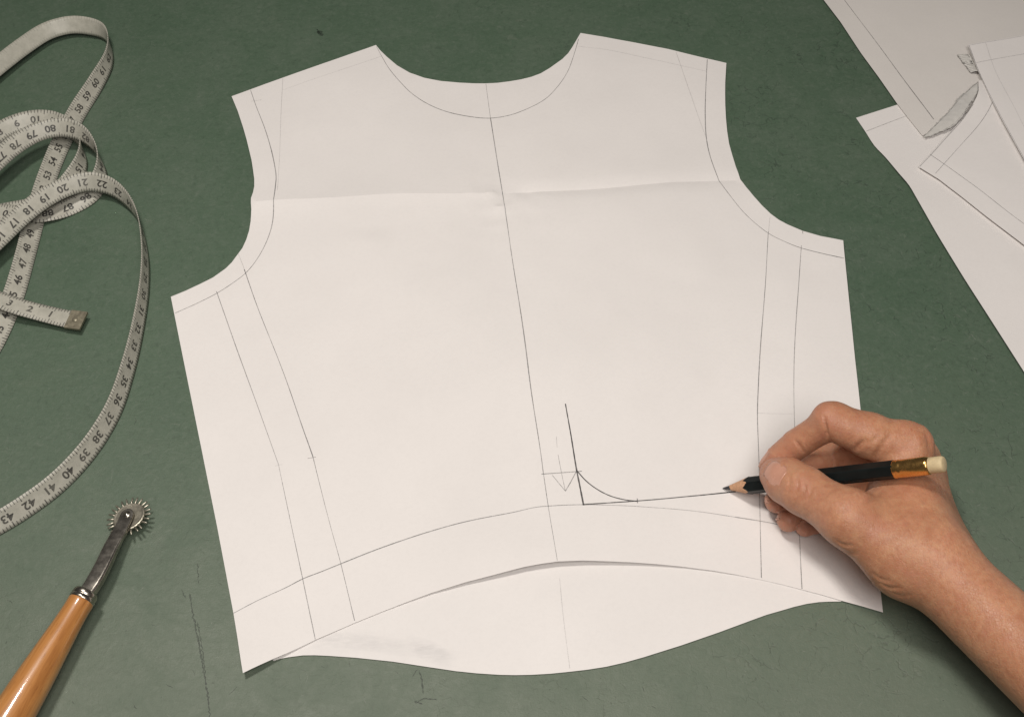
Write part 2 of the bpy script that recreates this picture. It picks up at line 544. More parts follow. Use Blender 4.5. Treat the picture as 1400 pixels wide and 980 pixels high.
def h_top(x, y):
    r = np.array([x, y])-FA
    s, d = r@FD/FLEN, r@FN            # along the fold, signed distance across it (positive = away from the viewer)
    s = min(max(s, 0), 1)
    d -= wav(s)
    # left: the fold is a ridge; right of the centre line it turns into a shallow valley
    k = min(1, max(0, (.54-s)/.10))
    ridge = .0042*(.6+.4*min(1, (.56-s)/.4))*(math.exp(-d/.030) if d > 0 else math.exp(d/.0085))
    m = min(1, max(0, (s-.48)/.10))*(1-.45*max(0, (s-.75)/.25))
    a = abs(d)
    w1, w2 = (.005, .022) if d > 0 else (.0065, .030)
    valley = .0028*(1-math.exp(-a/w1))*math.exp(-a/w2)
    h = k*ridge+m*valley
    pk = math.exp(-((s-.50)/.06)**2-((d+.010)/.014)**2)
    h += .0022*pk*(noise.noise(Vector((x*150, y*190, 1)))+.3)
    h += .0007*math.exp(-((s-.28)/.2)**2-((d+.018)/.02)**2)*(noise.noise(Vector((x*70, y*120, 7)))+.2)
    # hem stands a little proud of the sheet below in the middle
    e = np.array([x, y])-HM
    h += .0027*math.exp(-(e[0]/.045)**2-(e[1]/.020)**2)
    h += .0028*math.exp(-(((x-CORN[0])/.016)**2+((y-CORN[1])/.014)**2))
    # slow cockling
    h += .0018*max(0, noise.noise(Vector((x*9+2, y*9, 13))))**1.5*min(1, max(0, (y+.10)/.08))
    h += .0003*(noise.noise(Vector((x*16, y*16, 3)))+.8)
    h += .00018*noise.noise(Vector((x*55, y*55, 9)))
    return h
LOW = [(374, 903), (383, 900), (394, 898), (414, 895.4), (430, 895.2), (448.6, 896), (486, 898.6), (537, 904), (580, 910.6), (623, 917), (652, 920), (683, 922), (705, 922.4), (726, 922), (752, 920.5), (777, 918), (803, 915), (828.6, 911), (855, 905), (880, 898), (931, 882), (983, 864), (1026, 848), (1048, 840), (1069, 834), (1086, 829), (1103, 825), (1120, 822.6), (1133, 822), (1150, 821.7),
       (1160, 800), (1140, 560), (1120, 350), (1050, 325), (985, 250), (960, 110), (800, 75), (760, 130), (665, 160), (560, 130), (510, 85), (350, 150), (380, 250), (370, 330), (260, 425), (340, 850)]
def h_low(x, y):
    return .00012*(noise.noise(Vector((x*20, y*20, 5)))+.8)
sm1, sm2, sm3 = P(520, 882), P(590, 892), P(470, 880)
M['paper_smudged'] = mat_paper('smudged_paper', (.80, .767, .745), [(sm1[0], sm1[1], .035, .004, -.14, .20), (sm2[0], sm2[1], .012, .0045, -.5, .30), (sm3[0], sm3[1], .02, .006, .1, .12)])
low = sheet('under_pattern_sheet', LOW, .5, h_low, 'paper_smudged', 'curved white paper hem showing beneath the large bodice pattern', 'pattern paper', step=.006)
top = sheet('bodice_pattern_sheet', TOP, .75, h_top, 'paper', 'large white paper bodice pattern with fold and pencil lines, beneath the hand', 'pattern paper', step=.0034, crease=[FA+FD*FLEN*q+FN*wav(q) for q in np.linspace(.006, .994, 150)])

# lines pencilled on the bodice
D, G, L_, F_ = 'graphite_dark', 'graphite', 'graphite_light', 'graphite_faint'
stroke(top, [(515, 65), (523, 80), (531, 94), (546, 113), (563, 130), (586, 145), (611, 155), (640, 161), (670, 163), (697, 158.6), (723, 149), (746, 136), (763, 118.6), (776, 98.6), (784, 77), (791, 54)], .38, G)
stroke(top, [(664.5, 116), (670.5, 163)], .3, L_)
stroke(top, [(670.5, 163), (687, 267), (700, 352), (718, 470), (727, 540), (740, 625), (743, 648)], .38, G)
stroke(top, [(743, 648), (749.6, 693), (761.5, 771)], .3, L_)
stroke(top, [(343, 125), (351, 148.6), (363, 180), (373, 214), (378.6, 245.7), (378, 260), (376, 280), (373, 307), (364, 333), (351, 356), (336, 374), (317, 388.6), (296, 402), (271, 415), (240, 429.4)], .4, G)
stroke(top, [(967, 82), (964.6, 124), (964, 156), (966, 193), (973, 224), (984, 250), (1001, 274), (1020, 296), (1050, 321), (1073, 333), (1094, 341.5), (1122, 349), (1153, 355.5)], .4, G)
stroke(top, [(296, 399), (318, 461), (339.4, 520), (361, 580), (381, 635)], .32, L_)
stroke(top, [(381, 635), (398.6, 720), (414, 791), (432, 878)], .28, L_)
stroke(top, [(326, 348), (330, 358), (335, 371)], .25, F_)
stroke(top, [(334, 369), (353, 422), (391.4, 520), (415, 588), (428, 625)], .36, G)
stroke(top, [(428, 625), (452, 720), (466, 771), (486, 852)], .3, L_)
stroke(top, [(421, 627), (432, 625)], .28, L_)
stroke(top, [(376, 637), (386, 635)], .25, F_)
stroke(top, [(1052, 299), (1050, 321)], .25, F_)
stroke(top, [(1050, 319), (1046.5, 380), (1040, 470), (1037, 520), (1035.3, 565), (1037.7, 634.5), (1039, 714), (1041, 793)], .36, G)
stroke(top, [(1095, 338), (1092, 380), (1087, 460), (1085, 520), (1086, 577), (1090, 680), (1093, 735), (1096.4, 805)], .32, L_)
stroke(top, [(1096.5, 318.5), (1096.7, 322)], .3, G)
stroke(top, [(1035, 565), (1060, 566), (1085, 566)], .25, F_)
stroke(top, [(319.6, 838.4), (351.4, 821.4), (391.4, 803), (414, 791.4), (440, 781.4), (466, 771), (523, 749), (580, 730), (640, 713.5), (700, 702), (732, 694.6), (749.6, 693), (777, 691.5), (797.6, 691)], .38, G)
stroke(top, [(797.6, 691), (827, 691.5), (870, 693), (928, 697), (965, 701), (1005, 707)], .28, L_)
stroke(top, [(1005, 707), (1039.5, 712.4), (1067.6, 717.8), (1112.7, 728), (1133.5, 732), (1170, 739), (1200, 745)], .36, G)
stroke(top, [(773, 552.5), (779.6, 590), (788, 642), (793, 667), (797.8, 692)], .62, D, wob=.00002)
stroke(top, [(797, 691), (833, 688.4), (869.8, 685.6), (940, 679), (1006, 672.2)], .62, D, wob=.00002)
stroke(top, [(787.6, 643), (801, 658), (817, 670), (835, 679), (854, 684), (871, 686)], .42, D)
stroke(top, [(871, 682), (871.4, 688.5)], .4, G)
stroke(top, [(740, 648.5), (770, 646.6), (795.5, 644.8)], .34, G)
stroke(top, [(763, 622), (768, 648), (773, 672)], .3, L_)
stroke(top, [(760.5, 597), (761.6, 612)], .22, F_)
stroke(top, [(755, 650), (764, 661), (773, 672)], .3, L_, curve=False)
stroke(top, [(773, 672), (780, 660), (787.5, 646)], .36, G, curve=False)
stroke(top, [(344, 141), (358, 139)], .25, F_)
stroke(top, [(386, 126), (440, 107), (521, 78.6)], .25, F_)
stroke(top, [(387, 109), (385, 154), (383, 211), (381, 267)], .28, F_)
stroke(top, [(791, 64), (828.6, 68.6), (888.6, 81.4), (965.7, 98.6)], .25, F_)
stroke(top, [(924, 72), (943, 127), (960, 176), (966, 192)], .26, F_)
stroke(low, [(765, 790), (770, 840), (779, 914)], .26, F_)

# loose pattern pieces, back right
def h_flat(seed, amp=.00025):
    return lambda x, y: amp*(noise.noise(Vector((x*18, y*18, seed)))+.8)
R2 = [(1170.4, 161.6), (1226, 144), (1300, 121), (1700, 30), (1760, 700), (1520, 700), (1400, 513), (1345, 427), (1320, 388), (1296, 349), (1278, 319), (1261.6, 290), (1252, 273), (1242, 256), (1228.6, 240), (1210, 217), (1195, 200.5), (1183, 181)]
R2 = R2[:6]+[tuple(q[:2]) for q in spline([(u, v, 0) for u, v in R2[6:]], 6)]
def h_r2(x, y):
    # long left edge lifts off the table a little
    a, d, n = seg_line((1171, 162), (1400, 513))
    r = np.array([x, y])-a
    dist = abs(r@n)
    return .0014*math.exp(-dist/.02)*min(1, max(0, (r@d)/.05))+.0002*(noise.noise(Vector((x*18, y*18, 1)))+.8)
p2 = sheet('pattern_piece', R2, .4, h_r2, 'paper', 'white paper pattern piece with long curved left edge, lowest of the right pile', 'pattern paper', 'pattern pieces piled on the right')
stroke(p2, [(1184, 180.6), (1224, 165), (1264, 150)], .3, L_)

R1 = [(1090, -50), (1124.5, 0), (1149, 32), (1176.5, 73.5), (1201, 107), (1226, 143), (1243, 165), (1260.7, 187), (1275, 180), (1291, 171), (1310, 158), (1345, 150), (1720, 60), (1640, -160)]
def h_r1(x, y):
    c = P(1262, 186)[:2]
    return .0004+.0016*math.exp(-(((x-c[0])/.02)**2+((y-c[1])/.02)**2))*0+.0003*(noise.noise(Vector((x*14, y*14, 2)))+.8)
p1 = sheet('pattern_piece', R1, .9, h_r1, 'paper_grey', 'greyish paper pattern piece reaching the top right edge of the photo', 'pattern paper', 'pattern pieces piled on the right')
stroke(p1, [(1152.6, 0), (1176, 31), (1201, 64), (1240, 117), (1276, 165)], .4, G)
stroke(p1, [(1279, 169), (1286, 180)], .3, L_)
stroke(p1, [(1226, 143), (1254, 180)], .25, F_)

R3 = [(1255.5, 229.6), (1271.4, 212.7), (1293, 188), (1314, 165), (1323, 154), (1329.6, 144), (1334, 136), (1336, 128.6), (1336.6, 114), (1420, 100), (1700, 200), (1640, 500), (1400, 335.7), (1351, 298.4), (1314, 269), (1283.7, 246.4)]
def h_r3(x, y):
    c, k = P(1333, 128)[:2], P(1256, 230)[:2]
    h = .0020*math.exp(-(((x-c[0])/.012)**2+((y-c[1])/.018)**2))
    h += .0005*math.exp(-(((x-k[0])/.02)**2+((y-k[1])/.02)**2))
    return h+.0003*(noise.noise(Vector((x*18, y*18, 4)))+.8)
p3 = sheet('pattern_piece', R3, 2.2, h_r3, 'paper', 'white paper pattern piece with pointed corner lying on the curved-edge piece', 'pattern paper', 'pattern pieces piled on the right')
stroke(p3, [(1271.4, 213), (1305, 236), (1339, 260), (1389, 299), (1440, 335)], .3, L_)
stroke(p3, [(1278.5, 238.7), (1311, 202), (1339, 170), (1350, 154), (1357, 140)], .3, L_)
stroke(p3, [(1257, 229.4), (1272, 213.5), (1294, 188.6), (1315, 165.4), (1330, 145)], .3, L_)

R4 = [(1323, 64), (1400, 49), (1600, 10), (1660, 250), (1500, 400), (1400, 219), (1375.5, 174.5), (1356.5, 139), (1335.7, 96.4)]
def h_r4(x, y):
    k = P(1323, 66)[:2]
    return .0010*math.exp(-(((x-k[0])/.02)**2+((y-k[1])/.03)**2))+.0003*(noise.noise(Vector((x*18, y*18, 6)))+.8)
p4 = sheet('pattern_piece', R4, 4.6, h_r4, 'paper', 'white paper pattern piece topmost of the pile at the right edge', 'pattern paper', 'pattern pieces piled on the right')
stroke(p4, [(1346.4, 61), (1360, 98), (1384.7, 144), (1402, 178), (1430, 230)], .26, F_)
stroke(p4, [(1334, 88), (1400, 75), (1440, 68)], .28, L_)
stroke(p4, [(1324, 65), (1336.6, 96.4), (1357.4, 139), (1376.4, 174.5), (1401, 219)], .3, L_)
stroke(p4, [(1324, 64.8), (1400, 50), (1440, 42)], .3, L_)

# torn scraps between the pieces: thin crumpled slivers
def scrap(name, cx, sx, label, seed, mname='paper_grey', crumple=1.0, marks=((1, .00028), (-2, .00018))):
    """sliver lofted between two edges (left list, right list of (u,v,z mm))"""
    rng = np.random.default_rng(seed)
    A = spline([P(*q) for q in cx], .0012); B = spline([P(*q) for q in sx], .0012)
    n = 44
    ia, ib = np.linspace(0, len(A)-1, n), np.linspace(0, len(B)-1, n)
    V, F = [], []
    m = 14
    for i in range(n):
        a = A[int(ia[i])]; b = B[int(ib[i])]
        for j in range(m):
            t = j/(m-1)
            p = a*(1-t)+b*t
            q = Vector(p)*320
            cr = (abs(noise.noise(q+Vector((seed, 0, 0))))*.0016+abs(noise.noise(q*2.3))*.0006)*crumple
            p = p+np.array([0, 0, .0005*math.sin(t*math.pi)+cr])
            if j in (0, m-1): p = p+rng.normal(0, .00025, 3)*np.array([1, 1, .2])
            V.append(p)
    for i in range(n-1):
        for j in range(m-1):
            k = i*m+j
            F.append((k, k+1, k+m+1, k+m))
    o = mesh(name, V, F, M[mname])
    md = o.modifiers.new('thickness', 'SOLIDIFY'); md.thickness = .00012
    tag(o, label, 'paper scrap')
    EV, EF = [], []
    for jj, ww in marks:
        jj %= m
        ribbon_verts([V[i*m+jj] for i in range(n)], ww*np.clip(rng.normal(1, .5, n), .15, 2.2), .00012, EV, EF)
    mesh('torn_edge_marks', EV, EF, M['graphite'], o, False)
    return o
M['tracing'] = mat_paper('creased_tracing_paper', (.62, .60, .565), [(P(1300, 150)[0], P(1300, 150)[1], .02, .008, .9, .45)])
sc1 = scrap('torn_paper_scrap', [(1262, 188, 2.4), (1276, 174, 2.8), (1296, 153, 3.4), (1314, 132, 4.4), (1336, 113, 5.0)], [(1264, 189, 2.2), (1284, 182, 2.6), (1305, 171, 3.2), (1320, 153, 4.2), (1337, 126, 4.8)], 'torn grey paper sliver curling up between the right pattern pieces', 5, 'tracing', .38, ((1, .0002), (-2, .00012)))
sc2 = scrap('torn_paper_scrap', [(1309, 76, 2.2), (1318, 88, 2.4), (1327, 100, 2.6)], [(1326, 75, 3.6), (1331, 86, 3.8), (1337, 98, 4.2)], 'small folded paper scrap peeking out at the corner of the topmost piece', 6, 'tracing', .12, ((1, .00012),))

# ------------------------------------------------------------------ measuring tape
HW = 4.8      # half width, mm
def build_tape():
    root = bpy.data.objects.new('measuring_tape', None)
    root.location = P(60, 428, 0)
    COL.objects.link(root)
    bpy.context.view_layer.update()
    tag(root, 'pale cloth measuring tape lying in loose loops along the left edge', 'measuring tape')
    ctl = [  # u, v, z, roll
        (113, 439, 4.0, 3), (92, 436, 3.8, 0), (62, 429, 4.2, -4), (28, 420, 6.0, -6), (-10, 407, 7.5, -8), (-60, 387, 8, -10), (-110, 395, 9, -10), (-125, 425, 10, -15), (-100, 440, 11, -25), (-60, 390, 12, -35),
        (-30, 352, 12, -34), (5, 318, 12, -34), (30, 294, 12, -36), (62, 270, 12, -38), (92, 255, 11.5, -42), (120, 248, 10.5, -50), (150, 254, 9, -62), (175, 274, 7.5, -76), (190, 300, 6.4, -88), (198, 340, 6, -97), (198, 385, 5.8, -102), (190, 440, 5.2, -107), (176, 500, 4.8, -112), (155, 560, 4.6, -117), (122, 613, 4.4, -122), (78, 660, 4.2, -126), (35, 692, 4, -129), (-5, 716, 4, -131), (-80, 750, 4, -134),
        (-190, 760, 3, -150), (-300, 690, 5, -110), (-330, 560, 6, -90), (-300, 430, 9, -70), (-190, 340, 13, -50), (-70, 275, 15, -40),
        (-12, 226, 14.5, -36), (18, 200, 14.5, -38), (50, 181, 14.5, -42), (82, 174, 14, -50), (108, 180, 12.5, -62), (127, 197, 10, -80), (138, 220, 7, -98), (136, 246, 4.6, -125), (120, 268, 3.0, -150), (92, 284, 2.2, -160), (60, 292, 3.8, -165), (20, 292, 3.4, -168), (-30, 288, 2.4, -170),
        (-140, 285, 3, -150), (-200, 270, 5, -120), (-215, 240, 6, -90), (-170, 215, 7, -60), (-80, 198, 8, -45),
        (-20, 192, 8.6, -32), (10, 174, 8.6, -34), (40, 164, 8.3, -36), (70, 164, 8.0, -42), (96, 176, 7.2, -60), (111, 196, 6.0, -84), (113, 216, 5.6, -105), (102, 240, 4.4, -130), (82, 262, 4.0, -155), (50, 280, 3.8, -165), (0, 290, 2.8, -170), (-60, 310, 2, -170),
        (-150, 340, 3, -150), (-230, 420, 5, -100), (-200, 520, 6, -50), (-120, 545, 6, 20), (-50, 520, 5.0, 80),
        (-22, 488, 3.6, 135), (2, 445, 2.4, 158), (20, 400, 2.8, 148), (36, 345, 3.2, 140), (50, 290, 2.0, 158), (66, 240, 3.0, 142), (84, 196, 3.0, 142), (108, 150, 3.6, 136), (132, 112, 4.8, 122), (149, 80, 5.8, 102), (150, 58, 6.2, 88), (140, 42, 6.6, 72), (122, 36, 7, 58), (98, 34, 7.2, 50), (66, 42, 7.2, 44), (34, 62, 7.2, 40), (0, 88, 7.4, 38), (-50, 128, 8, 40), (-140, 190, 8, 45)]
    q = np.array([(*P(u, v, z), math.radians(r)) for u, v, z, r in ctl])
    c = spline(q, .0016)
    pos, roll = c[:, :3], c[:, 3]
    for _ in range(3):
        roll[1:-1] = (roll[:-2]+2*roll[1:-1]+roll[2:])/4
    need = HW*MM*np.abs(np.sin(roll))+.0005
    pos[:, 2] = np.maximum(pos[:, 2], need)
    for _ in range(4): pos[1:-1] = (pos[:-2]+2*pos[1:-1]+pos[2:])/4
    t = np.gradient(pos, axis=0); t /= np.linalg.norm(t, axis=1)[:, None]
    side = np.cross(t, [0, 0, 1.0]); side /= np.linalg.norm(side, axis=1)[:, None]
    up = np.cross(side, t)
    wv = side*np.cos(roll)[:, None]+up*np.sin(roll)[:, None]
    nv = np.cross(wv, t)
    s = np.concatenate([[0], np.cumsum(np.linalg.norm(np.diff(pos, axis=0), axis=1))])/MM     # mm
    NW = 7
    V, F, UVs = [], [], []
    for i in range(len(pos)):
        for j in range(NW):
            a = j/(NW-1)*2-1
            V.append(pos[i]+wv[i]*a*HW*MM+nv[i]*(.00025*(1-a*a)))
    for i in range(len(pos)-1):
        for j in range(NW-1):
            k = i*NW+j
            F.append((k, k+1, k+NW+1, k+NW))
    o = mesh('tape_strip', V, F, M['tape'], root)
    uvl = o.data.uv_layers.new(name='UVMap')
    for li, lp in enumerate(o.data.loops):
        i, j = divmod(lp.vertex_index, NW)
        uvl.data[li].uv = (s[i], j/(NW-1))
    md = o.modifiers.new('thickness', 'SOLIDIFY'); md.thickness = .0004; md.offset = 0
    # metal tab crimped on the end
    V, F = [], []
    n = 7
    for top_ in (1, -1):
        for i in range(n):
            for j in range(NW):
                a = j/(NW-1)*2-1
                p = pos[0]+t[0]*(i*.0013-.0006)
                V.append(p+wv[0]*a*(HW+.25)*MM+nv[0]*(.0006*top_))
    h = n*NW
    for i in range(n-1):
        for j in range(NW-1):
            k = i*NW+j
            F.append((k, k+1, k+NW+1, k+NW)); F.append((h+k, h+k+NW, h+k+NW+1, h+k+1))
    per = [j for j in range(NW)]+[i*NW+NW-1 for i in range(1, n)]+[(n-1)*NW+j for j in range(NW-2, -1, -1)]+[i*NW for i in range(n-2, 0, -1)]
    for a, b in zip(per, per[1:]+per[:1]): F.append((a, h+a, h+b, b))
    tb = mesh('end_tab', V, F, M['tab'], root, False)
    # a rivet pressed into the tab
    bm = bmesh.new()
    bmesh.ops.create_uvsphere(bm, u_segments=14, v_segments=8, radius=.0014)
    me = bpy.data.meshes.new('rivet'); bm.to_mesh(me); bm.free()
    rv = link('rivet', me, M['tab'])
    mw = Matrix((np.append(wv[0], 0), np.append(t[0], 0), np.append(nv[0]*-1 if nv[0][2] < 0 else nv[0], 0), (0, 0, 0, 1))).transposed()
    rv.matrix_world = Matrix.Translation(Vector(pos[0]+t[0]*.0036)+mw.col[2].to_3d()*.0005) @ mw @ Matrix.Diagonal((1, 1, .4, 1))
    bpy.context.view_layer.update()
    wm = rv.matrix_world.copy(); rv.parent = tb; rv.matrix_parent_inverse = tb.matrix_world.inverted(); rv.matrix_world = wm
    # printed centimetre numbers, both faces
    glyph = {}
    def text_mesh(txt):
        if txt not in glyph:
            cu = bpy.data.curves.new('number', 'FONT'); cu.body = txt; cu.size = 1; cu.resolution_u = 3
            cu.align_x = 'CENTER'; cu.align_y = 'CENTER'; cu.offset = .028
            ob = bpy.data.objects.new('number', cu); COL.objects.link(ob)
            bpy.context.view_layer.update()
            me = bpy.data.meshes.new_from_object(ob.evaluated_get(bpy.context.evaluated_depsgraph_get()))
            glyph[txt] = ([tuple(v.co) for v in me.vertices], [tuple(p.vertices) for p in me.polygons])
            bpy.data.objects.remove(ob); bpy.data.meshes.remove(me)
        return glyph[txt]
    V, F = [], []
    def at(sm, a, face):
        i = min(max(np.searchsorted(s, sm)-1, 0), len(s)-2)
        f = (sm-s[i])/(s[i+1]-s[i])
        L = lambda arr: arr[i]*(1-f)+arr[i+1]*f
        return L(pos)+L(wv)*a*HW*MM+L(nv)*((.00025*(1-a*a))+face*.00027)
    k = 1
    sm = 16.0
    while sm < s[-1]-8:
        gv, gf = text_mesh(str(k if k <= 100 else k-100))
        for face in ((1, -1) if k < 163 else ()):
            i0 = len(V)
            for x, y, _ in gv:
                # digits stand along the tape and are about a third of its width tall
                V.append(at(sm-x*5.6*face, y*1.0, face))
            F.extend([tuple(i0+q_ for q_ in (f if face > 0 else f)) for f in gf])
        sm += 10.0; k += 1
    mesh('printed_numbers', V, F, M['ink'], o, False)
build_tape()

# ------------------------------------------------------------------ tracing wheel
def sweep(path, prof, frames, caps=True):
    """prof: list of per-station rings [(a,b)...] along frames (side, normal)"""
    V, F = [], []
    n = len(prof[0])
    for p, pr, (sd, nm) in zip(path, prof, frames):
        for a, b in pr: V.append(p+sd*a+nm*b)
    for i in range(len(path)-1):
        for j in range(n):
            k = i*n; j2 = (j+1) % n
            F.append((k+j, k+j2, k+n+j2, k+n+j))
    if caps:
        F.append(tuple(range(n))[::-1]); F.append(tuple((len(path)-1)*n+j for j in range(n)))
    return V, F

def lathe(origin, axis, prof, nseg=40, ex=1.0):
    axis = axis/np.linalg.norm(axis)
    sd = np.cross(axis, [0, 0, 1.0]); sd /= np.linalg.norm(sd); nm = np.cross(sd, axis)
    path = [origin+axis*t for t, r in prof]
    rings = [[(r*math.cos(2*math.pi*j/nseg), r*math.sin(2*math.pi*j/nseg)) for j in range(nseg)] for t, r in prof]
    return sweep(path, rings, [(sd, nm)]*len(prof))

def local_z(o, origin, axis):
    """re-seat an object so its own z runs along axis (keeps wood grain lengthwise)"""
    q = Vector(axis).to_track_quat('Z', 'Y').to_matrix().to_4x4()
    mw = Matrix.Translation(Vector(origin)) @ q
    o.data.transform(mw.inverted())
    o.matrix_world = mw

def build_wheel():
    root = bpy.data.objects.new('tracing_wheel', None)
    root.location = P(60, 905, 0)
    COL.objects.link(root)
    bpy.context.view_layer.update()
    tag(root, 'tracing wheel with spiked steel disc and varnished wooden handle', 'tracing wheel')
    a, b = P(112.5, 819, 9.5), P(2, 1002, 9.5)
    ax = (b-a)/np.linalg.norm(b-a)
    rp = [(0, 3.0), (.1, 4.4), (.6, 4.95), (2, 5.05), (4, 5.0), (10, 5.25), (20, 6.0), (32, 6.9), (44, 7.6), (56, 8.1), (68, 8.3), (80, 8.2), (92, 7.6), (102, 6.6), (108, 5.2), (111.5, 3.0), (112.2, .5)]
    rs = spline([(t, r, 0) for t, r in rp], .8)
    V, F = lathe(a, ax, [(t*MM, max(r, .2)*MM) for t, r, _ in rs], 48)
    h = mesh('handle', V, F, M['wood'])
    local_z(h, a, ax)
    bpy.context.view_layer.update()
    h.parent = root; h.matrix_parent_inverse = root.matrix_world.inverted()
    # metal collar
    prof = [(1.2, 3.6), (1.0, 4.9), (.7, 5.1), (-.4, 5.15), (-.6, 4.95), (-1.0, 4.95), (-1.2, 5.1), (-2.6, 4.95), (-3.2, 4.6), (-3.4, 4.0), (-3.4, 2.0)]
    V, F = lathe(a, ax, [(t*MM, r*MM) for t, r in prof], 40)
    mesh('collar', V, F, M['collar'], root)
    # neck: a flat bar bent towards the disc
    hub = P(174.3, 705, 4.4)
    ctl = [a+ax*.001, P(121.5, 807, 9.0), P(131, 792, 8.8), P(141, 773, 8.4), P(153.5, 746, 7.6), P(165.5, 722, 6.8), P(172.2, 708, 6.2), P(173.6, 704, 6.1)]
    path = spline(ctl, .0012)
    wd = np.interp(np.linspace(0, 1, len(path)), [0, .25, .55, .85, 1], [3.0, 3.25, 3.2, 2.9, 2.9])
    th = np.interp(np.linspace(0, 1, len(path)), [0, .3, .6, .8, 1], [2.1, 1.9, 1.5, .65, .6])
    t = np.gradient(path, axis=0); t /= np.linalg.norm(t, axis=1)[:, None]
    tilt = np.array([-.18, -.22, .96])      # the tool lies rolled slightly towards the viewer
    fr, rings = [], []
    def rr(wm, tm):
        out = []
        r = min(wm, tm)*.55
        for cx, cy, a0 in ((wm-r, tm-r, 0), (-wm+r, tm-r, 90), (-wm+r, -tm+r, 180), (wm-r, -tm+r, 270)):
            for k in range(5):
                g = math.radians(a0+k*22.5)
                out.append((cx+r*math.cos(g), cy+r*math.sin(g)))
        return out
    for i in range(len(path)):
        sd = np.cross(t[i], tilt); sd /= np.linalg.norm(sd); nm = np.cross(sd, t[i])
        fr.append((sd, nm))
    sd, nm = fr[-1]
    # round the end off beyond the rivet
    ext = [path[-1]+t[-1]*2.9*MM*math.sin(g) for g in np.radians([15, 30, 45, 60, 75, 86])]
    exw = [2.9*math.cos(g) for g in np.radians([15, 30, 45, 60, 75, 86])]
    path = np.vstack([path, ext]); wd = np.append(wd, exw); th = np.append(th, [.6]*6)
    fr += [fr[-1]]*6
    rings = [[(x*MM, y*MM) for x, y in rr(max(w_, .15), t_)] for w_, t_ in zip(wd, th)]
    V, F = sweep(path, rings, fr)
    neck = mesh('neck', V, F, M['steel'], root)
    # lower prong of the fork, under the disc
    i0 = int(len(path)*.55)
    p2_ = path[i0:]-np.array(fr[-1][1])*np.linspace(.6, 3.4, len(path)-i0)[:, None]*MM
    V, F = sweep(p2_, [[(x*MM, y*MM) for x, y in rr(max(w_*.95, .15), .5)] for w_ in wd[i0:]], fr[i0:])
    mesh('fork_prong', V, F, M['steel'], root)
    # disc with pins
    nrm = fr[-1][1]
    ex = np.cross([0, 1, 0], nrm); ex /= np.linalg.norm(ex); ey = np.cross(nrm, ex)
    hub = np.array(path[-7])-nrm*.0019+t[-1]*.0004
    prof = [(-.5, .3), (-.5, 6.2), (-.38, 6.6), (0, 6.7), (.38, 6.6), (.5, 6.2), (.42, 5.5), (.42, .3)]
    V, F = lathe(hub, nrm, [(z*MM, r*MM) for z, r in prof], 56)
    disc = mesh('toothed_disc', V, F, M['steel_pale'], root, False)
    npin = 24
    for k in range(npin):
        g = 2*math.pi*(k+.3)/npin
        d = ex*math.cos(g)+ey*math.sin(g)
        sdv = np.cross(nrm, d)
        bend = random.uniform(-.12, .12)
        path_ = [hub+d*r*MM+(sdv*bend*(r-6.3)+nrm*(.05*(r-6.3)))*MM for r in (6.0, 7.5, 8.7, 9.5)]
        rad = [.48, .50, .44, .26]
        rings = [[(q*MM*math.cos(2*math.pi*j/6), q*MM*math.sin(2*math.pi*j/6)) for j in range(6)] for q in rad]
        V, F = sweep(path_, rings, [(sdv, nrm)]*4)
        mesh('pin', V, F, M['steel_pale'], disc)
    V, F = lathe(np.array(path[-7])+nrm*.0005, nrm, [(z*MM, r*MM) for z, r in [(-.1, .2), (-.1, 1.7), (.15, 1.72), (.3, 1.5), (.25, 1.15), (.5, .95), (.75, .6), (.82, .1)]], 24)
    mesh('rivet', V, F, M['collar'], neck)
build_wheel()

